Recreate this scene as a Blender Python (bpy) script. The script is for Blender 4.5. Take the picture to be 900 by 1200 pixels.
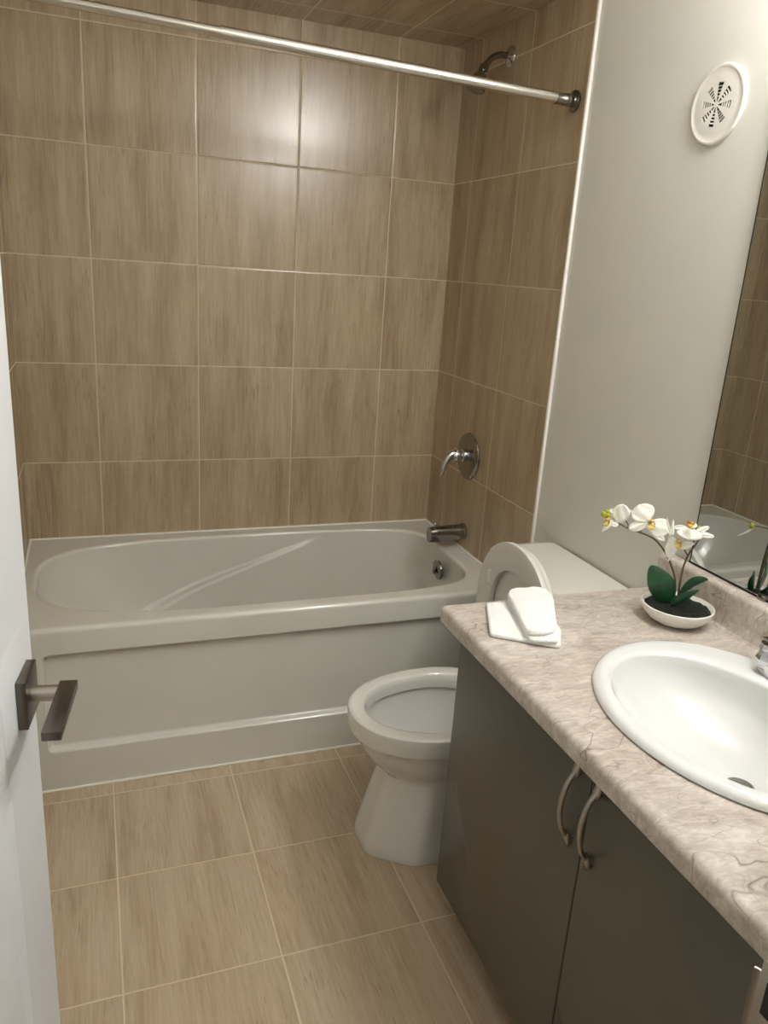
import bpy, bmesh, math, random
from math import sin, cos, pi, radians, sqrt
from mathutils import Vector, Matrix, noise

random.seed(7)
C = bpy.context.scene.collection
for o in list(bpy.data.objects):
    bpy.data.objects.remove(o)

# ------------------------------------------------------------------ camera
SC = bpy.context.scene
cam_d = bpy.data.cameras.new('camera')
cam = bpy.data.objects.new('camera', cam_d)
C.objects.link(cam)
R_ = Vector((0.93847559, -0.33954742, 0.06301684))
U_ = Vector((0.04393569, 0.29838251, 0.9534346))
F_ = Vector((0.34253938, 0.89200641, -0.29494295))
M = Matrix((R_, U_, -F_)).transposed().to_4x4()
M.translation = Vector((-1.2647, -2.7997, 1.4725))
cam.matrix_world = M
cam_d.sensor_fit = 'VERTICAL'
cam_d.sensor_height = 36.0
cam_d.lens = 911.74 / 1200 * 36
cam_d.clip_start = 0.02
SC.camera = cam

# ------------------------------------------------------------------ world, exposure
w = bpy.data.worlds.new('world')
SC.world = w
w.use_nodes = True
w.node_tree.nodes['Background'].inputs[0].default_value = (0.9, 0.93, 1.0, 1)
w.node_tree.nodes['Background'].inputs[1].default_value = 0.02
SC.view_settings.view_transform = 'Standard'
SC.view_settings.look = 'None'
SC.view_settings.gamma = 1.0
SC.view_settings.use_curve_mapping = False
SC.view_settings.exposure = 0.22
BULB = 54.0            # emission of each vanity bulb
BULB_COL = (1.0, 1.0, 0.988)
HALL_FILL = 4.4              # emission of the added hallway fill panel

# ------------------------------------------------------------------ materials
def lin(c):
    return tuple(((v / 255.0) / 12.92 if v / 255.0 <= 0.04045 else ((v / 255.0 + 0.055) / 1.055) ** 2.4) for v in c) + (1.0,)

class NT:
    def __init__(s, name):
        s.m = bpy.data.materials.new(name)
        s.m.use_nodes = True
        s.t = s.m.node_tree
        s.b = s.t.nodes['Principled BSDF']
    def n(s, typ, **kw):
        nd = s.t.nodes.new(typ)
        for k, v in kw.items():
            setattr(nd, k, v)
        return nd
    def l(s, a, b):
        s.t.links.new(a, b)
    def val(s, sock, v):
        if hasattr(v, 'is_output') or isinstance(v, bpy.types.NodeSocket):
            s.l(v, sock)
        else:
            sock.default_value = v
    def math(s, op, a, b=None, c=None, clamp=False):
        nd = s.n('ShaderNodeMath', operation=op, use_clamp=clamp)
        s.val(nd.inputs[0], a)
        if b is not None: s.val(nd.inputs[1], b)
        if c is not None: s.val(nd.inputs[2], c)
        return nd.outputs[0]
    def coord(s):
        tc = s.n('ShaderNodeTexCoord')
        sx = s.n('ShaderNodeSeparateXYZ')
        s.l(tc.outputs['Object'], sx.inputs[0])
        return tc.outputs['Object'], sx.outputs
    def comb(s, x, y, z):
        nd = s.n('ShaderNodeCombineXYZ')
        for i, v in enumerate((x, y, z)):
            s.val(nd.inputs[i], v)
        return nd.outputs[0]
    def noise(s, vec, scale=5.0, detail=2.0, rough=0.5, dist=0.0):
        nd = s.n('ShaderNodeTexNoise')
        if vec is not None: s.l(vec, nd.inputs['Vector'])
        nd.inputs['Scale'].default_value = scale
        nd.inputs['Detail'].default_value = detail
        nd.inputs['Roughness'].default_value = rough
        nd.inputs['Distortion'].default_value = dist
        return nd.outputs['Fac']
    def ramp(s, fac, stops):
        nd = s.n('ShaderNodeValToRGB')
        s.l(fac, nd.inputs[0])
        el = nd.color_ramp.elements
        while len(el) < len(stops): el.new(0.5)
        for e, (p, c) in zip(el, stops):
            e.position = p
            e.color = c if len(c) == 4 else lin(c)
        return nd.outputs[0]
    def mix(s, fac, a, b, mode='MIX'):
        nd = s.n('ShaderNodeMix', data_type='RGBA', blend_type=mode)
        s.val(nd.inputs[0], fac); s.val(nd.inputs[6], a); s.val(nd.inputs[7], b)
        return nd.outputs[2]
    def bump(s, h, strength=0.2, dist=0.002):
        nd = s.n('ShaderNodeBump')
        nd.inputs['Strength'].default_value = strength
        nd.inputs['Distance'].default_value = dist
        s.l(h, nd.inputs['Height'])
        s.l(nd.outputs[0], s.b.inputs['Normal'])

def plain(name, col, rough=0.5, metal=0.0, spec=0.5, coat=0.0, bump=None, trans=0.0, sss=0.0, var=0.04):
    t = NT(name)
    obj, _ = t.coord()
    nz = t.noise(obj, 9.0, 3.0)
    c = lin(col)
    d = tuple(v * (1 - var) for v in c[:3]) + (1,)
    t.l(t.ramp(nz, [(0.35, d), (0.65, c)]), t.b.inputs['Base Color'])
    t.b.inputs['Roughness'].default_value = rough
    t.b.inputs['Metallic'].default_value = metal
    t.b.inputs['Specular IOR Level'].default_value = spec
    t.b.inputs['Coat Weight'].default_value = coat
    t.b.inputs['Coat Roughness'].default_value = 0.08
    t.b.inputs['Transmission Weight'].default_value = trans
    if sss:
        t.b.inputs['Subsurface Weight'].default_value = sss
        t.b.inputs['Subsurface Radius'].default_value = (0.004, 0.003, 0.002)
    if bump:
        t.bump(t.noise(obj, bump[0], 3.0), bump[1], bump[2])
    return t.m

TILE = 0.3371
def tile_mat(name, ua, va, u0, v0, vein, tones, grout, rough=0.24, gw=0.0036):
    """ua/va: axis index of the two tile directions; vein: which of them the grain runs along"""
    t = NT(name)
    obj, ax = t.coord()
    u, v = ax[ua], ax[va]
    U = t.math('DIVIDE', t.math('SUBTRACT', u, u0), TILE)
    V = t.math('DIVIDE', t.math('SUBTRACT', v, v0), TILE)
    cu, cv = t.math('FLOOR', U), t.math('FLOOR', V)
    fu, fv = t.math('SUBTRACT', U, cu), t.math('SUBTRACT', V, cv)
    eu = t.math('MINIMUM', fu, t.math('SUBTRACT', 1.0, fu))
    ev = t.math('MINIMUM', fv, t.math('SUBTRACT', 1.0, fv))
    e = t.math('MULTIPLY', t.math('MINIMUM', eu, ev), TILE)
    wn = t.n('ShaderNodeTexWhiteNoise', noise_dimensions='3D')
    t.l(t.comb(cu, cv, 3.3), wn.inputs['Vector'])
    sep = t.n('ShaderNodeSeparateColor')
    t.l(wn.outputs['Color'], sep.inputs[0])
    r1, r2, r3 = sep.outputs
    cross, along = (u, v) if vein == 'v' else (v, u)
    def vec(sc, sa, off):
        return t.comb(t.math('ADD', t.math('MULTIPLY', cross, sc), t.math('MULTIPLY', r1, 37.0)),
                      t.math('ADD', t.math('MULTIPLY', along, sa), t.math('MULTIPLY', r2, 23.0)), off)
    n1 = t.noise(vec(15.0, 1.6, 1.0), 1.0, 4.0, 0.6, 0.3)
    n2 = t.noise(vec(120.0, 6.0, 5.0), 1.0, 5.0, 0.75, 0.3)
    n3 = t.noise(vec(150.0, 16.0, 9.0), 1.0, 2.0, 0.6, 0.3)
    n5 = t.noise(vec(9.0, 3.0, 19.0), 1.0, 2.0)
    n4 = t.noise(vec(5.0, 5.0, 12.0), 1.0, 2.0)
    f = t.math('ADD', t.math('MULTIPLY', n1, 0.52), t.math('MULTIPLY', n2, 0.48))
    col = t.ramp(f, [(0.38, tones[0]), (0.5, tones[1]), (0.62, tones[2])])
    spots = t.math('MULTIPLY', t.math('MULTIPLY', t.math('SUBTRACT', n3, 0.57), 8.0, clamp=True), t.math('MULTIPLY', t.math('SUBTRACT', n5, 0.42), 5.0, clamp=True))
    col = t.mix(t.math('MULTIPLY', spots, 0.55), col, lin(tones[3]))
    col = t.mix(t.math('MULTIPLY', t.math('SUBTRACT', r3, 0.5), 0.22, clamp=True), col, lin(tones[2]))
    col = t.mix(t.math('MULTIPLY', t.math('SUBTRACT', n4, 0.45), 0.5, clamp=True), col, lin(tones[4]))
    g = t.math('LESS_THAN', e, gw / 2)
    col = t.mix(g, col, lin(grout))
    t.l(col, t.b.inputs['Base Color'])
    t.val(t.b.inputs['Roughness'], t.math('ADD', t.math('MULTIPLY', g, 0.5), t.math('ADD', rough - 0.05, t.math('MULTIPLY', n2, 0.1))))
    t.b.inputs['Specular IOR Level'].default_value = 0.6
    h = t.math('DIVIDE', t.math('SUBTRACT', e, gw / 2), 0.003, clamp=True)
    h = t.math('ADD', h, t.math('MULTIPLY', n4, 0.35))
    t.bump(h, 0.28, 0.002)
    return t.m

WT = [(153, 132, 104), (175, 155, 126), (187, 170, 142), (128, 105, 78), (182, 157, 132)]
FT = [(166, 145, 117), (187, 167, 139), (200, 182, 156), (142, 118, 90), (194, 168, 144)]
GROUT = (202, 186, 160)
M_TB = tile_mat('tile_back', 0, 2, -0.2444, 0.7791, 'v', WT, GROUT)
M_TS = tile_mat('tile_side', 1, 2, -0.4807, 0.7791, 'v', WT, GROUT)
M_TC = tile_mat('tile_soffit', 0, 1, -0.2444, -0.4807, 'v', WT, GROUT)
M_FL = tile_mat('tile_floor', 0, 1, -1.2636, -1.1309, 'v', FT, (216, 200, 174), 0.36)
M_WALL = plain('paint_wall', (218, 215, 206), 0.35, bump=(160, 0.05, 0.001), var=0.02)
M_CEIL = plain('paint_ceiling', (232, 230, 224), 0.7, var=0.02)
M_TRIM = plain('white_trim', (238, 234, 226), 0.35, var=0.02)
M_DOOR = plain('white_door_paint', (230, 231, 234), 0.4, var=0.02)
M_CAULK = plain('white_caulk', (236, 232, 222), 0.45, var=0.02)
M_TUB = plain('tub_acrylic', (213, 210, 201), 0.16, coat=0.25, var=0.02)
M_CER = plain('toilet_ceramic', (226, 223, 215), 0.1, coat=0.5, var=0.02)
M_SEAT = plain('seat_plastic', (223, 220, 212), 0.22, var=0.02)
M_SINK = plain('sink_porcelain', (232, 232, 230), 0.09, coat=0.5, var=0.01)
M_CHROME = plain('chrome', (205, 205, 208), 0.09, 1.0)
M_CHROMED = plain('dark_chrome', (150, 146, 140), 0.13, 1.0)
M_ROD = plain('brushed_rod', (225, 220, 210), 0.26, 1.0)
M_NICKEL = plain('brushed_nickel', (170, 163, 152), 0.36, 1.0, bump=(260, 0.1, 0.0005))
M_GUN = plain('satin_dark_nickel', (112, 106, 100), 0.33, 1.0)
M_CAB = plain('taupe_melamine', (92, 87, 74), 0.26, bump=(300, 0.04, 0.0005), var=0.03)
M_DARK = plain('dark_edge_and_holes', (30, 26, 22), 0.8)  # near-black: the mirror's own edge, and strike hole and duct depth as colour
M_TOWEL = plain('white_terry', (244, 243, 240), 0.95, spec=0.1, bump=(320, 0.7, 0.003), var=0.03)
M_POT = plain('white_pot', (238, 235, 226), 0.35, var=0.02)
M_VENT = plain('white_vent', (226, 222, 213), 0.35, var=0.02)
M_BUMP = plain('bumper_rubber', (246, 244, 238), 0.4)
M_BUD = plain('bud_green', (172, 178, 40), 0.45, var=0.25)
M_LIP = plain('orchid_lip', (226, 190, 70), 0.5, var=0.3)
M_LIPR = plain('orchid_speckle', (150, 84, 36), 0.6, var=0.4)
M_STEM = plain('orchid_stem', (92, 84, 52), 0.55, var=0.3)
M_WATER = plain('water', (235, 242, 240), 0.02, trans=0.9)

def petal_mat():
    t = NT('petal_white')
    obj, _ = t.coord()
    nz = t.noise(obj, 60.0, 3.0)
    t.l(t.ramp(nz, [(0.3, (246, 244, 228)), (0.7, (253, 252, 246))]), t.b.inputs['Base Color'])
    t.b.inputs['Roughness'].default_value = 0.55
    t.b.inputs['Subsurface Weight'].default_value = 0.25
    t.b.inputs['Subsurface Radius'].default_value = (0.004, 0.004, 0.002)
    return t.m
M_PETAL = petal_mat()

def leaf_mat():
    t = NT('leaf_green')
    obj, _ = t.coord()
    nz = t.noise(obj, 35.0, 4.0, 0.6)
    t.l(t.ramp(nz, [(0.3, (20, 58, 34)), (0.6, (34, 86, 50)), (0.8, (54, 108, 64))]), t.b.inputs['Base Color'])
    t.b.inputs['Roughness'].default_value = 0.42
    t.bump(nz, 0.15, 0.002)
    return t.m
M_LEAF = leaf_mat()

def moss_mat():
    t = NT('dark_moss')
    obj, _ = t.coord()
    nz = t.noise(obj, 160.0, 5.0, 0.7)
    t.l(t.ramp(nz, [(0.35, (6, 10, 6)), (0.6, (20, 28, 15)), (0.8, (50, 60, 34))]), t.b.inputs['Base Color'])
    t.b.inputs['Roughness'].default_value = 0.9
    t.bump(nz, 0.9, 0.006)
    return t.m
M_MOSS = moss_mat()

def mirror_mat():
    t = NT('mirror_silver')
    t.b.inputs['Base Color'].default_value = (0.66, 0.68, 0.67, 1)
    t.b.inputs['Metallic'].default_value = 1.0
    t.b.inputs['Roughness'].default_value = 0.0
    return t.m
M_MIRROR = mirror_mat()

def bulb_mat():
    t = NT('lit_bulb')
    t.b.inputs['Base Color'].default_value = (1, 1, 1, 1)
    t.b.inputs['Emission Color'].default_value = BULB_COL + (1,)
    t.b.inputs['Emission Strength'].default_value = BULB
    return t.m
M_BULB = bulb_mat()

def laminate_mat():
    t = NT('marble_laminate')
    obj, ax = t.coord()
    map_ = t.n('ShaderNodeMapping')
    map_.inputs['Rotation'].default_value = (0.25, 0.3, radians(32))
    map_.inputs['Scale'].default_value = (1.0, 2.3, 1.8)
    t.l(obj, map_.inputs[0])
    p = map_.outputs[0]
    big = t.noise(p, 7.0, 5.0, 0.62, 1.2)
    fine = t.noise(p, 42.0, 5.0, 0.65, 0.8)
    f = t.math('ADD', t.math('MULTIPLY', big, 0.55), t.math('MULTIPLY', fine, 0.45))
    col = t.ramp(f, [(0.33, (155, 142, 131)), (0.45, (181, 169, 158)), (0.55, (199, 189, 179)), (0.68, (222, 214, 205))])
    def vein(scale, off, width, dist):
        mp = t.n('ShaderNodeMapping')
        mp.inputs['Location'].default_value = off
        t.l(p, mp.inputs[0])
        nz = t.noise(mp.outputs[0], scale, 2.5, 0.5, dist)
        d = t.math('ABSOLUTE', t.math('SUBTRACT', nz, 0.5))
        return t.math('SUBTRACT', 1.0, t.math('DIVIDE', d, width, clamp=True))
    gate = t.math('MULTIPLY', t.math('SUBTRACT', t.noise(p, 6.0, 2.0), 0.36), 5.0, clamp=True)
    v1 = t.math('MULTIPLY', vein(4.2, (3, 1, 2), 0.0055, 0.8), gate)
    v2 = t.math('MULTIPLY', vein(5.5, (7, 4, 1), 0.005, 0.7), t.math('SUBTRACT', 1.0, t.math('MULTIPLY', gate, 0.6)))
    v3 = vein(5.0, (1, 9, 4), 0.02, 1.6)
    col = t.mix(t.math('MULTIPLY', v3, 0.28), col, lin((232, 222, 211)))
    col = t.mix(t.math('MULTIPLY', v1, 0.72), col, lin((96, 74, 64)))
    col = t.mix(t.math('MULTIPLY', v2, 0.68), col, lin((126, 104, 92)))
    t.l(col, t.b.inputs['Base Color'])
    t.b.inputs['Roughness'].default_value = 0.33
    t.bump(fine, 0.05, 0.001)
    return t.m
M_LAM = laminate_mat()

# ------------------------------------------------------------------ mesh helpers
ORG = {}
class MB:
    def __init__(s):
        s.bm = bmesh.new()
    def _face(s, vs, mi=0):
        try:
            f = s.bm.faces.new(vs); f.material_index = mi
            return f
        except ValueError:
            return None
    def box(s, x0, x1, y0, y1, z0, z1, mi=0, bevel=0.0, seg=3, mat=None):
        tmp = bmesh.new()
        bmesh.ops.create_cube(tmp, size=1.0)
        for v in tmp.verts:
            v.co = Vector(((x0 + x1) / 2 + v.co.x * (x1 - x0), (y0 + y1) / 2 + v.co.y * (y1 - y0), (z0 + z1) / 2 + v.co.z * (z1 - z0)))
        if bevel:
            bmesh.ops.bevel(tmp, geom=list(tmp.edges), offset=bevel, segments=seg, affect='EDGES', profile=0.5)
        s.merge(tmp, mi, mat)
        return s
    def merge(s, tmp, mi=0, mat=None):
        mp = {}
        for v in tmp.verts:
            mp[v] = s.bm.verts.new(mat @ v.co if mat is not None else v.co)
        for f in tmp.faces:
            s._face([mp[v] for v in f.verts], mi)
        tmp.free()
    def loft(s, loops, closed=True, cap0=False, cap1=False, mi=0):
        rows = [[s.bm.verts.new(Vector(p)) for p in lp] for lp in loops]
        n = len(rows[0])
        for a, b in zip(rows, rows[1:]):
            for i in range(n if closed else n - 1):
                j = (i + 1) % n
                s._face((a[i], a[j], b[j], b[i]), mi)
        if cap0: s._face(list(reversed(rows[0])), mi)
        if cap1: s._face(rows[-1], mi)
        return s
    def lathe(s, prof, origin=(0, 0, 0), axis=(0, 0, 1), seg=40, cap0=True, cap1=True, mi=0):
        """prof: (radius, height along axis)"""
        ax = Vector(axis).normalized()
        q = Vector((0, 0, 1)).rotation_difference(ax)
        o = Vector(origin)
        loops = [[o + q @ Vector((max(r, 1e-5) * cos(2 * pi * i / seg), max(r, 1e-5) * sin(2 * pi * i / seg), h)) for i in range(seg)] for r, h in prof]
        return s.loft(loops, True, cap0, cap1, mi)
    def tube(s, pts, rad, seg=14, flat=None, cap=True, mi=0):
        pts = [Vector(p) for p in pts]
        n = len(pts)
        if not hasattr(rad, '__len__'): rad = [rad] * n
        tang = [(pts[min(i + 1, n - 1)] - pts[max(i - 1, 0)]).normalized() for i in range(n)]
        up = Vector((0, 0, 1)) if abs(tang[0].z) < 0.9 else Vector((1, 0, 0))
        nn = (up - tang[0] * up.dot(tang[0])).normalized()
        loops = []
        for i in range(n):
            nn = (nn - tang[i] * nn.dot(tang[i])).normalized()
            b = tang[i].cross(nn)
            r = rad[i]
            ra, rb = (r if not hasattr(r, '__len__') else r[0]), (r if not hasattr(r, '__len__') else r[1])
            loops.append([pts[i] + nn * ra * cos(2 * pi * k / seg) + b * rb * sin(2 * pi * k / seg) for k in range(seg)])
        return s.loft(loops, True, cap, cap, mi)
    def grid(s, fn, nu, nv, mi=0):
        rows = [[fn(i / nu, j / nv) for i in range(nu + 1)] for j in range(nv + 1)]
        return s.loft(rows, False, mi=mi)
    def build(s, name, mat, parent=None, smooth=38, loc=None, merge=1e-6, recalc=True, inset=None):
        if merge: bmesh.ops.remove_doubles(s.bm, verts=s.bm.verts, dist=merge)
        if recalc: bmesh.ops.recalc_face_normals(s.bm, faces=s.bm.faces)
        org = Vector((0, 0, 0))
        if parent is not None: org = ORG[parent.name]
        elif loc is not None: org = Vector(loc)
        for v in s.bm.verts: v.co -= org
        me = bpy.data.meshes.new(name)
        s.bm.to_mesh(me); s.bm.free()
        for m in (mat if isinstance(mat, (list, tuple)) else [mat]): me.materials.append(m)
        if smooth:
            for p in me.polygons: p.use_smooth = True
            me.set_sharp_from_angle(angle=radians(smooth))
        o = bpy.data.objects.new(name, me)
        C.objects.link(o)
        if parent is not None: o.parent = parent
        else: o.location = org
        ORG[o.name] = org
        return o

def tag(o, label=None, cat=None, group=None, kind=None):
    if label: o['label'] = label
    if cat: o['category'] = cat
    if group: o['group'] = group
    if kind: o['kind'] = kind
    return o

def thing(name, loc, label, cat, group=None, kind=None):
    o = bpy.data.objects.new(name, None)
    o.empty_display_size = 0.05
    C.objects.link(o)
    o.location = loc
    ORG[o.name] = Vector(loc)
    return tag(o, label, cat, group, kind)

def lerp(a, b, t): return a + (b - a) * t
def sstep(a, b, x):
    t = min(1, max(0, (x - a) / (b - a)))
    return t * t * (3 - 2 * t)
def spline(pts, n=24):
    """Catmull-Rom through pts"""
    P = [Vector(p) for p in pts]
    P = [P[0] * 2 - P[1]] + P + [P[-1] * 2 - P[-2]]
    out = []
    m = len(P) - 3
    for k in range(n + 1):
        x = k / n * m
        i = min(int(x), m - 1); t = x - i
        p0, p1, p2, p3 = P[i:i + 4]
        out.append(0.5 * (2 * p1 + (p2 - p0) * t + (2 * p0 - 5 * p1 + 4 * p2 - p3) * t * t + (3 * p1 - p0 - 3 * p2 + p3) * t ** 3))
    return out

# ------------------------------------------------------------------ the room
XL, XR = -1.50, 0.0
YT = -0.8084                    # where the tub tiling ends
ZS, ZC = 2.2287, 2.46           # tiled soffit over the tub, room ceiling
YF, YF2 = -2.44, -2.56          # door wall
YH = -4.0                       # far side of the hallway
DX0, DX1 = -1.47, -0.759        # door opening
def structure(o, label, cat):
    return tag(o, label, cat, kind='structure')

b = MB(); b.box(-2.6, 0.6, YH, 0.1, -0.1, 0)
structure(b.build('floor', M_FL, smooth=0), 'beige tiled bathroom floor with grain running towards the tub', 'floor')
b = MB(); b.box(XL - 0.1, XR + 0.1, 0, 0.1, 0, ZC)
structure(b.build('wall_back', M_TB, smooth=0), 'beige square tiled wall behind the bathtub', 'wall')
b = MB()
b.box(XR, XR + 0.1, YT, 0, 0, ZC, 0)
b.box(XR + 0.003, XR + 0.1, YF2, YT, 0, ZC, 1)
structure(b.build('wall_right', [M_TS, M_WALL], smooth=0), 'right wall, tiled around the shower fittings and painted off-white beyond', 'wall')
b = MB()
b.box(XL - 0.1, XL, YT, 0, 0, ZC, 0)
b.box(XL - 0.1, XL - 0.003, YF2, YT, 0, ZC, 1)
structure(b.build('wall_left', [M_TS, M_WALL], smooth=0), 'left wall, tiled at the end of the tub', 'wall')
b = MB()
b.box(DX1 + 0.02, XR + 0.1, YF2, YF, 0, ZC)
b.box(XL - 0.1, DX0 - 0.02, YF2, YF, 0, ZC)
b.box(DX0 - 0.02, DX1 + 0.02, YF2, YF, 2.07, ZC)
structure(b.build('wall_front', M_WALL, smooth=0), 'painted wall around the doorway', 'wall')
b = MB(); b.box(-2.6, 0.6, YH - 0.1, YH, 0, ZC)
b.box(-2.7, -2.6, YH, YF2, 0, ZC)
b.box(0.6, 0.7, YH, YF2, 0, ZC)
structure(b.build('wall_rear', M_WALL, smooth=0), 'hallway walls behind the doorway', 'wall')
b = MB()
b.box(-2.6, 0.6, YH, 0.1, ZC, ZC + 0.1, 1)
b.box(XL + 0.001, XR - 0.001, YT, -0.001, ZS, ZC, 0)
b.box(XL + 0.001, XR + 0.002, YT - 0.004, YT, ZS - 0.002, ZC, 1)
structure(b.build('ceiling', [M_TC, M_CEIL], smooth=0), 'ceiling with a tiled soffit above the bathtub', 'ceiling')
b = MB(); b.box(-0.0055, 0.004, YT - 0.009, YT + 0.001, 0.0, 2.40, 0, 0.002, 2)
structure(b.build('trim_1', M_TRIM), 'white edge strip where the tiles meet the painted wall', 'trim')
# door lining with stop and the strike plate
b = MB()
b.box(DX1, DX1 + 0.019, YF2, YF, 0, 2.05, 0, 0.002, 2)
b.box(DX0 - 0.019, DX0, YF2, YF, 0, 2.05, 0, 0.002, 2)
b.box(DX0 - 0.019, DX1 + 0.019, YF2, YF, 2.05, 2.069, 0, 0.002, 2)
b.box(DX1 - 0.011, DX1 - 0.0005, YF2 + 0.002, YF - 0.038, 0, 2.045, 0, 0.002, 2)
jamb = structure(b.build('trim_2', M_TRIM), 'white door lining around the doorway', 'trim')
b = MB()
b.box(DX1 - 0.0022, DX1 - 0.0004, YF - 0.030, YF + 0.0005, 0.845, 0.945, 0, 0.0008, 2)
pts = [(DX1 - 0.0014, YF + 0.0002, 0), (DX1 - 0.0018, YF + 0.002, 0), (DX1 - 0.003, YF + 0.004, 0), (DX1 - 0.0045, YF + 0.005, 0)]
for a_, c_ in zip(pts, pts[1:]):
    pass
b.loft([[(p[0], p[1], 0.852), (p[0] + 0.0016, p[1] + 0.0012, 0.852), (p[0] + 0.0016, p[1] + 0.0012, 0.932), (p[0], p[1], 0.932)] for p in spline(pts, 8)], True, True, True)
sp = b.build('strike_plate', M_NICKEL, jamb)
tag(sp, 'satin nickel strike plate')
b = MB(); b.box(DX1 - 0.0028, DX1 - 0.0023, YF - 0.021, YF - 0.008, 0.897, 0.929)
b.build('strike_hole', M_DARK, sp)

# ------------------------------------------------------------------ bathtub
TX0, TX1, TY0, TY1 = -1.498, -0.002, -0.739, -0.003
TZ = 0.505
tub = thing('bathtub', (-0.75, -0.37, 0), 'white acrylic alcove bathtub with a recessed apron panel', 'bathtub')
NT_ = 420
def sup_pt(cx, cy, ax, ay, n, c, s_):
    return (cx + ax * abs(c) ** (2 / n) * (1 if c >= 0 else -1), cy + ay * abs(s_) ** (2 / n) * (1 if s_ >= 0 else -1))
def _angles():
    """angles that space the points of the opening evenly"""
    out = []
    N = 4000
    th = []
    for q in range(4):                                  # crowd samples towards the axes
        for i in range(N):
            u = i / N
            th.append(q * pi / 2 + pi / 2 * (0.5 * (2 * u) ** 4 if u < 0.5 else 1 - 0.5 * (2 - 2 * u) ** 4))
    P = [sup_pt(0, 0, 0.68, 0.306, 3.2 if cos(t) < 0 else 5.0, cos(t), sin(t)) for t in th]
    L = [0.0]
    for i in range(1, len(P)): L.append(L[-1] + math.hypot(P[i][0] - P[i - 1][0], P[i][1] - P[i - 1][1]))
    j = 0
    for k in range(NT_):
        d = L[-1] * k / NT_
        while j < len(L) - 1 and L[j + 1] < d: j += 1
        out.append((cos(th[j]), sin(th[j])))
    return out
ANG = _angles()
def sup(cx, cy, ax, ay, n, k):
    c, s_ = ANG[k]
    return sup_pt(cx, cy, ax, ay, n * 0.64 if c < 0 else n, c, s_)
XA, XB, YA, YB = -1.456, -0.080, -0.676, -0.064     # opening
def tub_loop(dl, dr, df, db, z, n=5.0):
    x0, x1, y0, y1 = XA + dl, XB - dr, YA + df, YB - db
    return [(*sup((x0 + x1) / 2, (y0 + y1) / 2, (x1 - x0) / 2, (y1 - y0) / 2, n, k), z) for k in range(NT_)]
loops = []
def rect_loop(x0, x1, y0, y1, z, ins=0.0):
    """outer rectangle sampled at the same angles as the opening"""
    base = tub_loop(0, 0, 0, 0, z)
    cx, cy = (XA + XB) / 2, (YA + YB) / 2
    x0, x1, y0, y1 = x0 + ins, x1 - ins, y0 + ins, y1 - ins
    out = []
    for (x, y, _) in base:
        dx, dy = x - cx, y - cy
        t = 1e9
        if dx > 1e-9: t = min(t, (x1 - cx) / dx)
        if dx < -1e-9: t = min(t, (x0 - cx) / dx)
        if dy > 1e-9: t = min(t, (y1 - cy) / dy)
        if dy < -1e-9: t = min(t, (y0 - cy) / dy)
        out.append([cx + dx * t, cy + dy * t, z])
    for (cx_, cy_) in ((x0, y0), (x0, y1), (x1, y0), (x1, y1)):      # square the corners off
        i = min(range(NT_), key=lambda q: (out[q][0] - cx_) ** 2 + (out[q][1] - cy_) ** 2)
        out[i] = [cx_, cy_, z]
    return [tuple(p) for p in out]
# front edge rounds over, other edges run to the walls
def outer(ins_f, z):
    lp = rect_loop(TX0, TX1, TY0, TY1, z)
    return [(x, max(y, TY0 + ins_f), zz) for (x, y, zz) in lp]
loops.append(outer(0.0, TZ - 0.068))
loops.append(outer(0.0, TZ - 0.016))
for a_ in range(1, 7):
    t = a_ / 6 * pi / 2
    loops.append(outer(0.014 * (1 - cos(t)), TZ - 0.014 + 0.014 * sin(t)))
for f_ in (0.35, 0.7, 0.9):                                    # flat deck
    o_ = outer(0.014, TZ); i_ = tub_loop(-0.012, -0.012, -0.012, -0.010, TZ)
    loops.append([tuple(lerp(p, q, f_) for p, q in zip(a_, c_)) for a_, c_ in zip(o_, i_)])
loops.append(tub_loop(-0.012, -0.012, -0.012, -0.010, TZ))
for a_ in range(1, 7):                                         # lip into the basin
    t = a_ / 6 * pi / 2
    k = 0.012 * (1 - sin(t))
    loops.append(tub_loop(-k, -k, -k, -k * 0.8, TZ - 0.012 + 0.012 * cos(t)))
ZB = 0.125
NW = 110
for i in range(1, NW + 1):
    t = i / NW
    z = lerp(TZ - 0.012, ZB, t)
    fil = 1 - sqrt(max(0, 1 - max(0, (t - 0.72) / 0.28) ** 2))
    dl = 0.05 * t + 0.26 * t ** 2.0 + 0.09 * fil
    dr = 0.035 * t + 0.09 * fil
    df = 0.035 * t + 0.085 * fil
    db = 0.030 * t + 0.085 * fil
    lp = tub_loop(dl, dr, df, db, z, lerp(5.0, 3.6, t))
    # arm-rest ledge moulded into the two long sides: below a rising line the wall stands proud
    new = []
    cyo = (YA + YB) / 2
    for (x, y, zz) in lp:
        zl = 0.468 + (x + 0.52) * 0.315 - 0.02 * sstep(-0.9, -1.25, x)
        side = sstep(0.13, 0.22, abs(y - cyo))
        w2 = 0.022 * sstep(-0.5, -1.15, x)
        on = sstep(zl + 0.003, zl - 0.002, zz) * sstep(-0.44, -0.62, x) * (1 - sstep(-1.12, -1.24, x)) * side
        on2 = sstep(zl - 0.004 - w2, zl - 0.009 - w2, zz) * sstep(-0.44, -0.62, x) * side
        y2 = y + (0.007 * on + 0.006 * on2) * (1 if y < cyo else -1)
        new.append((x, y2, zz))
    loops.append(new)
last = loops[-1]
cx, cy = -0.68, (YA + YB) / 2
for f_ in (0.7, 0.35, 0.08):
    loops.append([(cx + (x - cx) * f_, cy + (y - cy) * f_, ZB - 0.006 * (1 - f_)) for (x, y, z) in last])
b = MB()
b.loft(loops, True, False, True)
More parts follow.
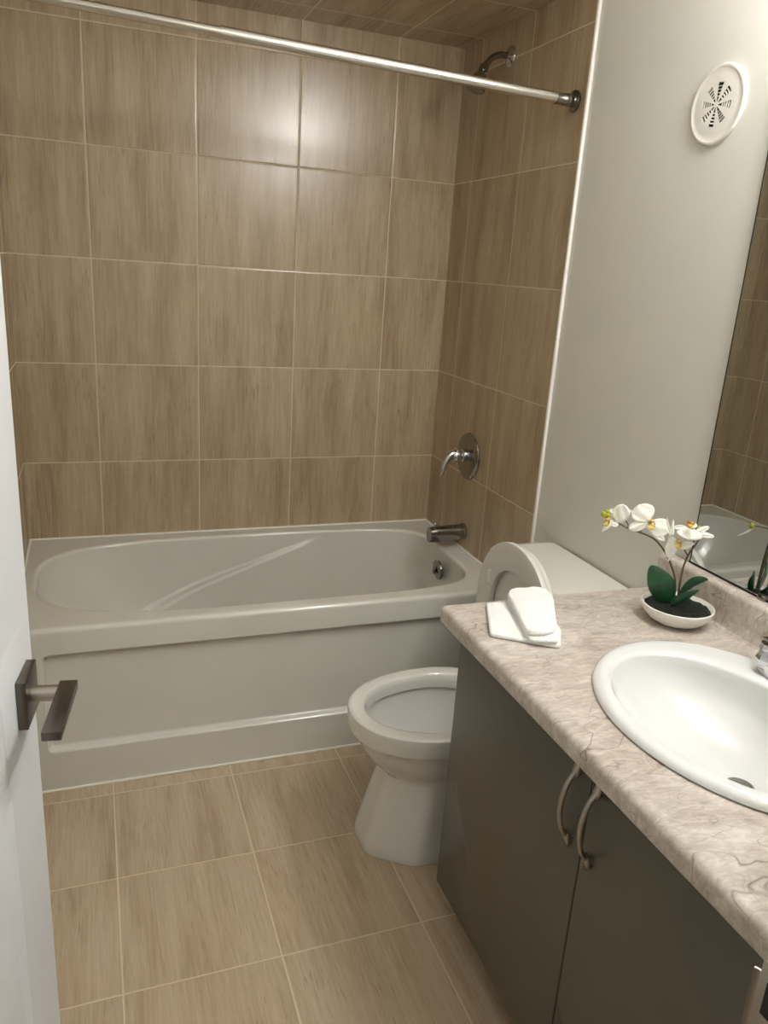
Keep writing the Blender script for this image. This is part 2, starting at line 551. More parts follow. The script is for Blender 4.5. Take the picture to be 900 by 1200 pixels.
# apron: rounded recessed panel
def apron(u, v):
    x = lerp(TX0, TX1, u); z = lerp(0.0015, TZ - 0.068, v)
    hx, hz, r = 0.676, 0.150, 0.016
    px, pz = abs(x + 0.752) - hx + r, abs(z - 0.276) - hz + r
    d = sqrt(max(px, 0) ** 2 + max(pz, 0) ** 2) + min(max(px, pz), 0) - r     # <0 inside panel
    rec = 0.021 * sstep(0.002, -0.009, d)
    return (x, TY0 + rec, z)
us = sorted(set([i / 40 for i in range(41)] + [0.03 + 0.0018 * i for i in range(20)] + [0.92 + 0.003 * i for i in range(22)]))
vs = sorted(set([i / 24 for i in range(25)] + [0.24 + 0.0075 * i for i in range(14)] + [0.9 + 0.0075 * i for i in range(14)]))
us = [u for u in us if u <= 1]; vs = [v for v in vs if v <= 1]
b.loft([[apron(u, v) for u in us] for v in vs], False)
b.build('tub_shell', M_TUB, tub, 50)
ov = MB()
ovx = XB - 0.021
ov.lathe([(0.036, 0), (0.038, 0.004), (0.036, 0.010), (0.026, 0.013), (0.0, 0.0145)], (ovx, -0.375, 0.438), (-1, 0, -0.08), 40)
ovp = ov.build('overflow_plate', M_CHROMED, tub)
tag(ovp, 'round chrome overflow plate')
ov = MB(); ov.tube([(ovx - 0.014, -0.375, 0.448), (ovx - 0.02, -0.375, 0.438), (ovx - 0.021, -0.378, 0.424)], [0.006, 0.007, 0.005], 12)
ov.build('drain_lever', M_CHROMED, ovp)
dr = MB(); dr.lathe([(0.032, 0), (0.032, 0.004), (0.024, 0.006), (0.022, 0.003), (0, 0.004)], (-0.28, -0.37, ZB - 0.002), (0, 0, 1), 32)
tag(dr.build('tub_drain', M_CHROMED, tub), 'chrome tub drain')
# caulk lines
b = MB()
b.tube([(TX0 + 0.002, TY0 - 0.001, 0.0025), (TX1 - 0.002, TY0 - 0.001, 0.0025)], 0.0042, 8)
b.tube([(TX0, -0.0035, TZ + 0.001), (TX1, -0.0035, TZ + 0.001)], 0.0042, 8)
b.tube([(TX0 + 0.002, TY0 + 0.012, TZ + 0.001), (TX0 + 0.002, -0.004, TZ + 0.001)], 0.004, 8)
b.tube([(TX1 - 0.002, TY0 + 0.012, TZ + 0.001), (TX1 - 0.002, -0.004, TZ + 0.001)], 0.004, 8)
structure(b.build('trim_3', M_CAULK), 'white caulk around the bathtub', 'trim')

# ------------------------------------------------------------------ shower fittings
YS = -0.345
rod = thing('shower_curtain_rod', (-0.75, -0.759, 1.96), 'chrome shower curtain rod across the top of the tub alcove', 'curtain rod')
P0, P1 = Vector((-1.496, -0.759, 1.9845)), Vector((-0.004, -0.759, 1.9455))
b = MB(); b.tube([lerp(P0, P1, t) for t in (0.36, 0.6, 0.965)], 0.0138, 24)
b.build('outer_tube', M_ROD, rod)
b = MB(); b.tube([lerp(P0, P1, t) for t in (0.012, 0.2, 0.365)], 0.0115, 24)
b.build('inner_tube', M_ROD, rod)
for e_, d_ in ((P0, 1), (P1, -1)):
    b = MB()
    b.lathe([(0.0265, 0.0), (0.0275, 0.002), (0.0265, 0.007), (0.0185, 0.0085), (0.0170, 0.010), (0.0170, 0.024), (0.0158, 0.0255), (0.0158, 0.040), (0.0147, 0.042), (0.0147, 0.062)], e_, (d_, 0, 0), 32)
    b.build('end_flange', M_CHROMED, rod)

sh = thing('showerhead', (-0.002, -0.352, 2.135), 'chrome shower head on a bent arm above the rod', 'shower head')
b = MB(); b.lathe([(0.030, 0), (0.031, 0.003), (0.027, 0.008), (0.016, 0.012), (0.0115, 0.016)], (-0.0012, -0.352, 2.135), (-1, 0, 0), 32)
b.build('wall_flange', M_CHROME, sh)
b = MB(); b.tube(spline([(-0.005, -0.352, 2.135), (-0.04, -0.352, 2.134), (-0.068, -0.352, 2.121), (-0.092, -0.352, 2.094)], 20), 0.0098, 16)
b.build('shower_arm', M_CHROMED, sh)
b = MB(); b.lathe([(0.0125, 0), (0.015, 0.004), (0.015, 0.015), (0.012, 0.018), (0.0155, 0.023), (0.018, 0.030), (0.024, 0.045), (0.031, 0.064), (0.0325, 0.071), (0.031, 0.076), (0.027, 0.075), (0.0, 0.073)], (-0.089, -0.352, 2.098), (-0.42, -0.02, -1), 36)
b.build('spray_head', M_CHROMED, sh)

va = thing('shower_valve', (-0.002, YS + 0.015, 0.853), 'round chrome shower valve with a curved lever on the tiled wall', 'shower valve')
vy, vz = YS + 0.015, 0.853
b = MB(); b.lathe([(0.083, 0), (0.085, 0.003), (0.083, 0.007), (0.076, 0.010), (0.060, 0.014), (0.035, 0.0165), (0.0, 0.017)], (-0.001, vy, vz), (-1, 0, 0), 56)
b.build('escutcheon', M_CHROMED, va)
b = MB(); b.lathe([(0.024, 0.012), (0.023, 0.03), (0.019, 0.034), (0.019, 0.04), (0.024, 0.044), (0.025, 0.062), (0.020, 0.070), (0.0, 0.073)], (-0.001, vy, vz + 0.004), (-1, 0, 0), 32)
hub = b.build('valve_hub', M_CHROME, va)
b = MB(); b.tube(spline([(-0.055, vy, vz + 0.012), (-0.078, vy - 0.003, vz + 0.006), (-0.096, vy - 0.006, vz - 0.020), (-0.104, vy - 0.008, vz - 0.052), (-0.112, vy - 0.009, vz - 0.066)], 18),
                 [lerp(0.020, 0.0055, (i / 18) ** 0.7) for i in range(19)], 16)
b.build('lever', M_CHROME, va)

spo = thing('tub_spout', (-0.002, YS + 0.004, 0.568), 'chrome tub spout with a diverter knob above the tub rim', 'tub spout')
b = MB()
loops = []
for i in range(15):
    t = i / 14
    x = -0.0012 - 0.138 * t
    zc = 0.570 - 0.004 * t
    hw = lerp(0.0285, 0.023, t) * (1 if i else 1); hh = lerp(0.0285, 0.026, t)
    if i == 0: hw, hh = 0.031, 0.031
    if i == 1: x = -0.006; hw, hh = 0.031, 0.031
    if i == 2: x = -0.008
    if i >= 13: hw *= 0.93; hh *= 0.93
    lp = []
    for k in range(32):
        a_ = 2 * pi * k / 32
        yy, zz = hw * cos(a_), hh * sin(a_)
        if zz < 0: zz *= lerp(1.0, 1.28, t)
        n_ = lerp(2.0, 2.9, t)
        yy = hw * abs(cos(a_)) ** (2 / n_) * (1 if cos(a_) >= 0 else -1)
        lp.append((x, YS + 0.004 + yy, zc + zz))
    loops.append(lp)
b.loft(loops, True, True, True)
b.build('spout_body', M_CHROMED, spo)
b = MB(); b.lathe([(0.004, 0), (0.004, 0.010), (0.0075, 0.012), (0.008, 0.017), (0.0055, 0.021), (0, 0.022)], (-0.116, YS + 0.004, 0.589), (0, 0, 1), 20)
b.build('diverter_knob', M_CHROME, spo)
b = MB(); b.lathe([(0.003, 0), (0.0045, 0.004), (0, 0.007)], (-0.046, YS - 0.002, 0.5955), (0, 0, 1), 16)
b.build('set_screw', M_CHROME, spo)

# ------------------------------------------------------------------ toilet
TC = -1.163
toi = thing('toilet', (-0.35, TC, 0), 'white two-piece toilet with its seat and lid raised, beside the vanity', 'toilet')
def egg(cx, front, back, hb, z, n=120, pf=2.15):
    lp = []
    for k in range(n):
        a_ = 2 * pi * k / n
        c, s_ = cos(a_), sin(a_)
        ax = front if c < 0 else back
        x = ax * abs(c) ** (2 / pf) * (1 if c > 0 else -1)
        y = hb * abs(s_) ** (2 / pf) * (1 if s_ > 0 else -1)
        lp.append((cx + x, TC + y, z))
    return lp
def foot(hf, hc, hs, hbk, z, n=120, p=30, cx=-0.38):
    planes = [((-1, 0), hf), ((-0.58, 0.81), hc), ((-0.58, -0.81), hc), ((0, 1), hs), ((0, -1), hs), ((1, 0), hbk)]
    lp = []
    for k in range(n):
        a_ = 2 * pi * k / n
        d = (cos(a_), sin(a_))
        sm = sum(max(0.0, (nx * d[0] + ny * d[1]) / h) ** p for (nx, ny), h in planes)
        r = sm ** (-1 / p)
        lp.append((cx + d[0] * r, TC + d[1] * r, z))
    return lp
RZ = 0.400
b = MB()
def mixl(p_, q_, f_, z): return [(lerp(a_[0], c_[0], f_), lerp(a_[1], c_[1], f_), z) for a_, c_ in zip(p_, q_)]
fa = foot(0.210, 0.160, 0.120, 0.26, 0.0, cx=-0.43 + 0.05)
fb = foot(0.170, 0.146, 0.118, 0.30, 0.0, p=9, cx=-0.43)
ea = egg(-0.43, 0.234, 0.21, 0.158, 0.332)
loops = [foot(0.268, 0.203, 0.137, 0.27, 0.001), foot(0.270, 0.205, 0.139, 0.27, 0.008), foot(0.264, 0.200, 0.136, 0.27, 0.03),
         foot(0.246, 0.186, 0.131, 0.26, 0.10), foot(0.226, 0.172, 0.125, 0.26, 0.17), foot(0.214, 0.163, 0.121, 0.26, 0.21)]
loops += [mixl(fa, fb, 0.5, 0.224), mixl(fb, ea, 0.14, 0.240), mixl(fb, ea, 0.42, 0.256), mixl(fb, ea, 0.72, 0.278), mixl(fb, ea, 0.92, 0.305), ea,
          egg(-0.43, 0.239, 0.21, 0.163, 0.343), egg(-0.43, 0.2445, 0.21, 0.168, 0.3445), egg(-0.43, 0.2565, 0.21, 0.1795, 0.347), egg(-0.43, 0.259, 0.21, 0.182, 0.360), egg(-0.43, 0.260, 0.21, 0.183, 0.389),
          egg(-0.43, 0.2585, 0.209, 0.1815, 0.3955), egg(-0.43, 0.2545, 0.205, 0.1775, RZ - 0.001), egg(-0.43, 0.249, 0.20, 0.172, RZ), egg(-0.43, 0.226, 0.155, 0.150, RZ + 0.0002),
          egg(-0.43, 0.2205, 0.1495, 0.1445, RZ - 0.0015), egg(-0.43, 0.2165, 0.1455, 0.1405, RZ - 0.006), egg(-0.43, 0.214, 0.143, 0.138, RZ - 0.02), egg(-0.43, 0.214, 0.143, 0.139, RZ - 0.042), egg(-0.43, 0.222, 0.150, 0.147, RZ - 0.052),
          egg(-0.43, 0.219, 0.148, 0.145, RZ - 0.075), egg(-0.425, 0.202, 0.142, 0.136, RZ - 0.12), egg(-0.42, 0.168, 0.13, 0.116, RZ - 0.17), egg(-0.41, 0.12, 0.11, 0.088, RZ - 0.205),
          egg(-0.40, 0.075, 0.08, 0.06, RZ - 0.225), egg(-0.40, 0.03, 0.03, 0.025, RZ - 0.235)]
b.loft(loops, True, True, True)
# shelf that carries the tank
b.box(-0.262, -0.012, TC - 0.115, TC + 0.115, 0.10, 0.385, 0, 0.02, 4)
b.box(-0.27, -0.012, TC - 0.165, TC + 0.165, 0.335, 0.398, 0, 0.018, 4)
b.build('bowl', M_CER, toi, 34)
b = MB(); b.loft([egg(-0.40, 0.14, 0.12, 0.10, RZ - 0.196), egg(-0.40, 0.13, 0.11, 0.09, RZ - 0.1945)], True, True, True)
tag(b.build('water', M_WATER, toi), 'water in the toilet bowl')
# tank and its lid
def rrect(x0, x1, y0, y1, z, r, n=8, bow=0.0):
    lp = []
    for (cx, cy, a0) in ((x1 - r, y1 - r, 0), (x0 + r, y1 - r, 90), (x0 + r, y0 + r, 180), (x1 - r, y0 + r, 270)):
        for k in range(n + 1):
            a_ = radians(a0 + 90 * k / n)
            lp.append((cx + r * cos(a_), cy + r * sin(a_), z))
    return lp
b = MB()
b.loft([rrect(-0.180, -0.010, TC - 0.205, TC + 0.205, 0.4, 0.03), rrect(-0.186, -0.008, TC - 0.212, TC + 0.212, 0.42, 0.035), rrect(-0.205, -0.006, TC - 0.232, TC + 0.232, 0.699, 0.035)], True, True, True)
b.build('tank', M_CER, toi, 45)
b = MB()
def lidl(g, z): return rrect(-0.217 - g, -0.004, TC - 0.242 - g, TC + 0.242 + g, z, 0.03 + g)
b.loft([lidl(-0.006, 0.700), lidl(0.0, 0.704), lidl(0.002, 0.712), lidl(0.002, 0.726), lidl(-0.001, 0.733), lidl(-0.007, 0.737), lidl(-0.022, 0.738)], True, True, True)
b.build('tank_lid', M_CER, toi, 45)
b = MB(); b.lathe([(0.011, 0), (0.011, 0.006), (0.007, 0.01), (0.007, 0.018)], (-0.2035, TC + 0.165, 0.655), (-1, 0, 0), 20)
b.tube([(-0.222, TC + 0.165, 0.655), (-0.224, TC + 0.14, 0.65), (-0.224, TC + 0.10, 0.642)], [0.006, 0.0065, 0.005], 12)
tag(b.build('flush_lever', M_CHROME, toi), 'chrome flush lever')
# raised lid and raised seat ring (both stand upright against the tank)
SY = -1.155
def upright(hw, zb, zc, zt, x, n=64, wide=1.0):
    """outline of the seat standing up, in plane x"""
    lp = []
    for k in range(n):
        a_ = 2 * pi * k / n
        c, s_ = cos(a_), sin(a_)
        zz = zc + (zt - zc) * abs(s_) ** (2 / 2.1) if s_ >= 0 else zc - (zc - zb) * abs(s_) ** (2 / 3.4)
        pw = 2 / 2.1 if s_ >= 0 else 2 / 3.4
        lp.append((x, SY + hw * abs(c) ** pw * (1 if c >= 0 else -1), zz))
    return lp
b = MB()
Z0, ZM, Z1 = 0.432, 0.622, 0.820
b.loft([upright(0.165, Z0 + 0.015, ZM, Z1 - 0.03, -0.2275), upright(0.179, Z0, ZM, Z1 - 0.012, -0.2285), upright(0.181, Z0, ZM, Z1 - 0.010, -0.2305), upright(0.181, Z0, ZM, Z1 - 0.010, -0.2395), upright(0.179, Z0, ZM, Z1 - 0.012, -0.2415), upright(0.165, Z0 + 0.02, ZM, Z1 - 0.03, -0.2415), upright(0.08, 0.55, ZM, 0.72, -0.2415)], True, True, True)
b.build('lid', M_SEAT, toi, 45)
b = MB()
IW, IZ0, IZ1 = 0.116, 0.475, 0.742
def ringl(t, x):   # t: 0 outer outline .. 1 inner outline
    a_, c_ = upright(0.188, Z0, ZM, Z1 - 0.002, x), upright(IW, IZ0, 0.615, IZ1, x)
    return [tuple(lerp(p, q, t) for p, q in zip(u_, v_)) for u_, v_ in zip(a_, c_)]
rl = [ringl(0.0, -0.2475), ringl(0.0, -0.2575), ringl(0.012, -0.2602), ringl(0.05, -0.2612), ringl(0.35, -0.2618), ringl(0.93, -0.2612), ringl(1.0, -0.258), ringl(1.0, -0.246), ringl(0.9, -0.2435), ringl(0.5, -0.2435), ringl(0.04, -0.2440), ringl(0.0, -0.2475)]
b.loft(rl, True)
b.build('seat', M_SEAT, toi, 45)
for (yy, zz) in ((-1.034, 0.690), (-1.005, 0.52), (-1.305, 0.52)):
    b = MB(); b.box(-0.2672, -0.2605, yy - 0.0035, yy + 0.0035, zz - 0.019, zz + 0.019, 0, 0.0025, 3)
    b.build('bumper', M_BUMP, toi)
for s_ in (-1, 1):
    b = MB(); b.tube([(-0.247, SY + s_ * 0.055, 0.424), (-0.247, SY + s_ * 0.095, 0.424)], 0.015, 18)
    b.box(-0.262, -0.232, SY + s_ * 0.075 - 0.017, SY + s_ * 0.075 + 0.017, 0.397, 0.423, 0, 0.004, 2)
    b.build('hinge', M_SEAT, toi)

# ------------------------------------------------------------------ vanity
CF = -0.550                                         # door faces
CY0, CY1 = -2.432, -1.447
van = thing('vanity_cabinet', (-0.28, -1.94, 0), 'taupe vanity cabinet with two doors under the marble-look counter', 'cabinet')
b = MB()
b.box(CF + 0.020, -0.006, CY1 - 0.018, CY1, 0.10, 0.753)
b.box(CF + 0.075, -0.006, CY1 - 0.018, CY1, 0.0, 0.10)
b.box(CF + 0.020, -0.006, CY0, CY0 + 0.018, 0.10, 0.753)
b.box(CF + 0.075, -0.006, CY0, CY0 + 0.018, 0.0, 0.10)
b.box(CF + 0.020, -0.006, CY0 + 0.018, CY1 - 0.018, 0.10, 0.118)
b.box(CF + 0.020, CF + 0.036, CY0 + 0.018, CY1 - 0.018, 0.70, 0.753)
b.box(CF + 0.075, CF + 0.09, CY0 + 0.018, CY1 - 0.018, 0.0, 0.10)
b.build('carcass', M_CAB, van, 0)
YG = -1.938
def pull(yc, parent, label):
    b = MB()
    z0, z1 = 0.590, 0.722
    pts = [(CF - 0.0005, yc, z0), (CF - 0.008, yc, z0 + 0.004), (CF - 0.019, yc, z0 + 0.019), (CF - 0.026, yc, z0 + 0.042), (CF - 0.0285, yc, (z0 + z1) / 2),
           (CF - 0.026, yc, z1 - 0.042), (CF - 0.019, yc, z1 - 0.019), (CF - 0.008, yc, z1 - 0.004), (CF - 0.0005, yc, z1)]
    sp_ = spline(pts, 40)
    rad = []
    for i in range(41):
        e = abs(i / 20 - 1)
        rr = 0.0046 + 0.0030 * sstep(0.55, 0.98, e)
        rad.append((rr * 0.9, rr * 1.15))
    b.tube(sp_, rad, 16)
    for zz, d_ in ((z0, -1), (z1, 1)):                   # leaf-shaped feet
        b.tube([(CF - 0.0085, yc, zz - d_ * 0.012), (CF - 0.0070, yc, zz - d_ * 0.004), (CF - 0.0058, yc, zz + d_ * 0.004), (CF - 0.0040, yc, zz + d_ * 0.012), (CF - 0.0022, yc, zz + d_ * 0.017)],
               [(0.0055, 0.0065), (0.0066, 0.0090), (0.0056, 0.0088), (0.0036, 0.0055), (0.0016, 0.0015)], 16)
    o = b.build('handle', M_NICKEL, parent)
    tag(o, label)
for (ya, yb, yh, lab) in ((YG + 0.0016, CY1 - 0.001, -1.905, 'nickel arched pull of the door nearer the toilet'), (CY0 + 0.001, YG - 0.0016, -1.963, 'nickel arched pull of the door nearer the doorway')):
    b = MB(); b.box(CF, CF + 0.018, ya, yb, 0.095, 0.750, 0, 0.0012, 2)
    d_ = b.build('door', M_CAB, van)
    pull(yh, d_, lab)

# counter (with the hole the sink drops into)
CX, CZ, CT = -0.586, 0.795, 0.757
KY0, KY1 = -2.437, -1.412
SX, SYc, SA, SB = -0.278, -1.945, 0.2225, 0.2725    # sink outline
def prof_counter():
    pr = [(-0.004, CT + 0.001), (CX + 0.008, CT)]
    for k in range(5):
        a_ = radians(-90 - 90 * k / 4); pr.append((CX + 0.006 + 0.006 * cos(a_), CT + 0.006 + 0.006 * sin(a_)))
    for k in range(7):
        a_ = radians(180 - 90 * k / 6); pr.append((CX + 0.013 + 0.013 * cos(a_), CZ - 0.013 + 0.013 * sin(a_)))
    pr += [(-0.004, CZ)]
    return pr
b = MB()
pr = prof_counter()
b.loft([[(x, y, z) for (x, z) in pr] for y in (KY0, KY1)], True, True, True)
ctr = b.build('countertop', M_LAM, None, 30, loc=(-0.29, -1.92, CT))
tag(ctr, 'pinkish grey marble-look laminate countertop on the vanity', 'countertop')
cb = MB()
cb.loft([[(SX + (SA - 0.02) * cos(2 * pi * k / 64), SYc + (SB - 0.02) * sin(2 * pi * k / 64), z) for k in range(64)] for z in (0.70, 0.85)], True, True, True)
cut = cb.build('cutter', M_LAM, None, 0)
md = ctr.modifiers.new('hole', 'BOOLEAN'); md.operation = 'DIFFERENCE'; md.object = cut; md.solver = 'EXACT'
bpy.context.view_layer.update()
dg = bpy.context.evaluated_depsgraph_get()
me2 = bpy.data.meshes.new_from_object(ctr.evaluated_get(dg))
ctr.modifiers.clear(); ctr.data = me2
bpy.data.objects.remove(cut)
b = MB()
bp = [(-0.004, CZ + 0.0003), (-0.040, CZ + 0.0003), (-0.0345, CZ + 0.003), (-0.031, CZ + 0.010), (-0.030, CZ + 0.03), (-0.030, 0.868)]
for k in range(1, 7):
    a_ = radians(180 - 90 * k / 6); bp.append((-0.0165 + 0.0135 * cos(a_), 0.868 + 0.0135 * sin(a_)))
bp += [(-0.004, 0.8815)]
b.loft([[(x, y, z) for (x, z) in bp] for y in (KY0, KY1)], True, True, True)
b.build('backsplash', M_LAM, ctr, 30)

# sink
sk = thing('sink', (SX, SYc, CZ), 'white oval drop-in sink in the vanity counter', 'sink')
def ell(cx, cy, a_, c_, z, n=96): return [(cx + a_ * cos(2 * pi * k / n), cy + c_ * sin(2 * pi * k / n), z) for k in range(n)]
ZR = 0.8115
b = MB()
IX, IA, IB = -0.312, 0.158, 0.217
loops = [ell(SX, SYc, SA - 0.004, SB - 0.004, CZ + 0.0006), ell(SX, SYc, SA, SB, CZ + 0.003), ell(SX, SYc, SA - 0.001, SB - 0.001, CZ + 0.008), ell(SX, SYc, SA - 0.006, SB - 0.006, ZR - 0.003), ell(SX, SYc, SA - 0.015, SB - 0.015, ZR),
         ell(SX, SYc, SA - 0.026, SB - 0.026, ZR - 0.0005)]
loops.append([tuple(lerp(p, q, 0.5) for p, q in zip(a_, c_)) for a_, c_ in zip(ell(SX, SYc, SA - 0.026, SB - 0.026, ZR), ell(IX, SYc, IA + 0.008, IB + 0.008, ZR - 0.003))])
loops += [ell(IX, SYc, IA + 0.008, IB + 0.008, ZR - 0.0015), ell(IX, SYc, IA + 0.002, IB + 0.002, ZR - 0.005), ell(IX, SYc, IA, IB, ZR - 0.009)]
for t in (0.12, 0.25, 0.4, 0.55, 0.7, 0.82, 0.91, 0.97, 1.0):
    q = (1 - t ** 2.3) ** 0.62
    loops.append(ell(lerp(IX, -0.268, t), SYc - 0.022 * t, max(IA * q, 0.024), max(IB * q, 0.024), lerp(ZR - 0.008, 0.676, t)))
b.loft(loops, True, False, True)
b.build('basin', M_SINK, sk, 60)
b = MB(); b.lathe([(0.024, 0.0), (0.0235, 0.003), (0.019, 0.004), (0.017, 0.001), (0.0165, 0.005), (0.0, 0.0075)], (-0.268, SYc - 0.022, 0.6765), (0, 0, 1), 32)
tag(b.build('drain', M_CHROMED, sk), 'chrome pop-up drain')

# faucet
FX = -0.124
fau = thing('faucet', (FX, SYc, ZR), 'chrome two-handle faucet on the back rim of the sink', 'faucet')
b = MB()
b.loft([[(FX + 0.020 * abs(cos(a_)) ** 0.8 * (1 if cos(a_) > 0 else -1) * s_, SYc + 0.118 * abs(sin(a_)) ** 0.7 * (1 if sin(a_) > 0 else -1) * s_, z) for a_ in [2 * pi * k / 48 for k in range(48)]] for s_, z in ((1, ZR + 0.0004), (1, ZR + 0.008), (0.93, ZR + 0.014), (0.8, ZR + 0.016))], True, True, True)
base = b.build('base_plate', M_CHROME, fau)
b = MB(); b.tube(spline([(FX, SYc, ZR + 0.012), (FX - 0.004, SYc, ZR + 0.06), (FX - 0.05, SYc, ZR + 0.085), (FX - 0.11, SYc, ZR + 0.066)], 20), [lerp(0.019, 0.012, i / 20) for i in range(21)], 20)
b.build('spout', M_CHROME, fau)
for s_ in (1, -1):
    yh = SYc + s_ * 0.100
    b = MB(); b.lathe([(0.0205, 0.0), (0.0225, 0.006), (0.0225, 0.014), (0.019, 0.022), (0.0175, 0.032), (0.0195, 0.036), (0.018, 0.044), (0.0, 0.047)], (FX, yh, ZR + 0.013), (0, 0, 1), 8)
    hb = b.build('handle_hub', M_CHROME, fau, 20)
    b = MB(); b.tube(spline([(FX, yh, ZR + 0.052), (FX + 0.012, yh + s_ * 0.016, ZR + 0.055), (FX + 0.028, yh + s_ * 0.042, ZR + 0.047)], 12), [(0.006, 0.012), (0.0065, 0.0125)] + [(0.006, 0.011)] * 9 + [(0.0055, 0.010), (0.004, 0.007)], 14)
    b.build('lever', M_CHROME, hb)

# mirror on the wall above the backsplash
mir = thing('mirror', (-0.001, -1.94, 0.885), 'large frameless wall mirror standing on the backsplash', 'mirror')
MY0, MY1, MZ0, MZ1 = -2.43, -1.487, 0.8855, 1.86
b = MB(); b.box(-0.0055, 0.0022, MY0, MY1, MZ0, MZ1)
b.build('mirror_glass', M_MIRROR, mir, 0)
b = MB()
b.box(-0.0062, 0.0022, MY1, MY1 + 0.0022, MZ0, MZ1)
b.box(-0.0068, 0.0022, MY0, MY1 + 0.0032, MZ0 - 0.0025, MZ0 + 0.0008)
tag(b.build('edge_strip', M_DARK, mir, 0), 'dark edge of the mirror')
for yy in (-1.70, -2.2):
    b = MB(); b.box(-0.0105, -0.0056, yy - 0.011, yy + 0.011, MZ0 - 0.004, MZ0 + 0.008, 0, 0.0015, 2)
    b.build('clip', M_CHROMED, mir)

# vanity light above the mirror (just outside the picture)
vl = thing('vanity_light', (0.0, -2.02, 2.17), 'four-bulb vanity light on the wall above the mirror', 'light fixture')
b = MB(); b.box(-0.028, 0.0025, -2.42, -1.60, 2.12, 2.22, 0, 0.006, 3)
b.build('mounting_bar', M_CHROME, vl)
for yy in (-2.35, -2.13, -1.91, -1.69):
    b = MB(); b.lathe([(0.028, 0.0), (0.028, 0.03), (0.022, 0.04)], (-0.027, yy, 2.17), (-1, 0, 0), 24)
    so = b.build('socket', M_CHROME, vl)
    b = MB(); b.lathe([(0.02, 0.0)] + [(0.06 * sin(a_), 0.058 - 0.06 * cos(a_)) for a_ in [radians(22 + k * 14.2) for k in range(12)]], (-0.064, yy, 2.17), (-1, 0, 0), 28)
    b.build('bulb', M_BULB, so, 60)

# ------------------------------------------------------------------ round exhaust vent
VY, VZ = -1.313, 1.853
ve = thing('exhaust_vent', (0.002, VY, VZ), 'round white exhaust vent with eight slotted openings high on the wall', 'vent')
def disc(r, a_, x): return (x, VY + r * cos(a_), VZ + r * sin(a_))
b = MB()
prof = [(0.079, 0.0), (0.0792, 0.0025), (0.0775, 0.0060), (0.074, 0.0068), (0.071, 0.0062), (0.0695, 0.0056), (0.060, 0.0062), (0.043, 0.0064), (0.043, 0.002)]
n = 72
b.loft([[disc(r, 2 * pi * k / n, 0.0028 - h) for k in range(n)] for r, h in prof], True)
NV = 8
for i in range(NV):                                     # solid wedges between the openings
    a0 = 2 * pi * (i + 0.5) / NV + 0.12
    w_ = 2 * pi / NV - radians(20)
    rows = []
    for r in (0.003, 0.016, 0.030, 0.0432):
        ww = w_ if r > 0.01 else 2 * pi / NV
        rows.append([disc(r, a0 - ww / 2 + ww * k / 6, 0.0028 - 0.0063) for k in range(7)])
    b.loft(rows, False)
b.lathe([(0.006, 0.0), (0.006, 0.0008), (0, 0.0012)], (0.0028 - 0.0063, VY, VZ), (-1, 0, 0), 20)
b.build('vent_plate', M_VENT, ve, 30, recalc=True)
b = MB()
for i in range(NV):
    a0 = 2 * pi * i / NV + 0.12
    for r in (0.0150, 0.0215, 0.0280, 0.0345):
        ww = radians(22)
        b.loft([[disc(r + dr_, a0 - ww / 2 + ww * k / 5, xx) for k in range(6)] for dr_, xx in ((0, -0.0024), (0.0022, -0.0034), (0.003, -0.0006))], False)
b.build('louvres', M_VENT, ve, 0, recalc=False)
b = MB(); b.lathe([(0.0425, 0.0), (0.0425, 0.0004)], (0.0027, VY, VZ), (-1, 0, 0), 40)
tag(b.build('duct_opening', M_DARK, ve), 'dark duct behind the grille')

# ------------------------------------------------------------------ washcloth folded on the counter
def poly_round(pts, r, n=6):
    out = []
    m = len(pts)
    for i in range(m):
        p, a_, c_ = Vector(pts[i]), Vector(pts[i - 1]), Vector(pts[(i + 1) % m])
        d1, d2 = (a_ - p).normalized(), (c_ - p).normalized()
        rr = min(r, (a_ - p).length * 0.45, (c_ - p).length * 0.45)
        q0, q1 = p + d1 * rr, p + d2 * rr
        for k in range(n + 1):
            t = k / n
            out.append(q0 * (1 - t) ** 2 + p * 2 * t * (1 - t) + q1 * t ** 2)
    return out
def resample(lp, n):
    L = [0]
    for i in range(len(lp)): L.append(L[-1] + (lp[(i + 1) % len(lp)] - lp[i]).length)
    out = []
    for k in range(n):
        s_ = L[-1] * k / n
        i = max(j for j in range(len(lp)) if L[j] <= s_)
        t = (s_ - L[i]) / max(1e-9, L[i + 1] - L[i])
        out.append(lp[i].lerp(lp[(i + 1) % len(lp)], t))
    return out
def slab(b, pts, z0, th, r, puff, seed, zfun=None):
    lp = resample(poly_round(pts, r), 96)
    cen = sum(lp, Vector((0, 0))) / len(lp)
    loops = []
    def ring(scale, ins, z):
        o = []
        for p in lp:
            d = (p - cen); L = d.length
            q = cen + d * max(0.0, (L - ins) / L) * scale
            nz = noise.noise(Vector((q.x * 28, q.y * 28, seed))) * 0.0035 + noise.noise(Vector((q.x * 75, q.y * 75, seed + 4))) * 0.0012
            k = (z - z0) / th
            zz = z + nz * k + (zfun(q) if zfun else 0) * min(1, k * 1.0)
            o.append((q.x, q.y, max(zz, z0 + 0.0002)))
        return o
    hr = th / 2
    for k in range(9):
        a_ = -pi / 2 + pi * k / 8
        loops.append(ring(1.0, hr * (1 - cos(a_)), z0 + hr + hr * sin(a_)))
    for s_ in (0.9, 0.75, 0.55, 0.35, 0.15, 0.02):
        loops.append(ring(s_, hr, z0 + th + puff * (1 - s_ ** 2)))
    b.loft(loops, True, True, True)
wc = thing('washcloth', (-0.43, -1.52, CZ), 'folded white terry washcloth on the far end of the counter', 'washcloth')
b = MB()
slab(b, [(-0.489, -1.431), (-0.553, -1.572), (-0.440, -1.651), (-0.400, -1.590), (-0.36, -1.452)], CZ + 0.0004, 0.010, 0.006, 0.002, 2.0)
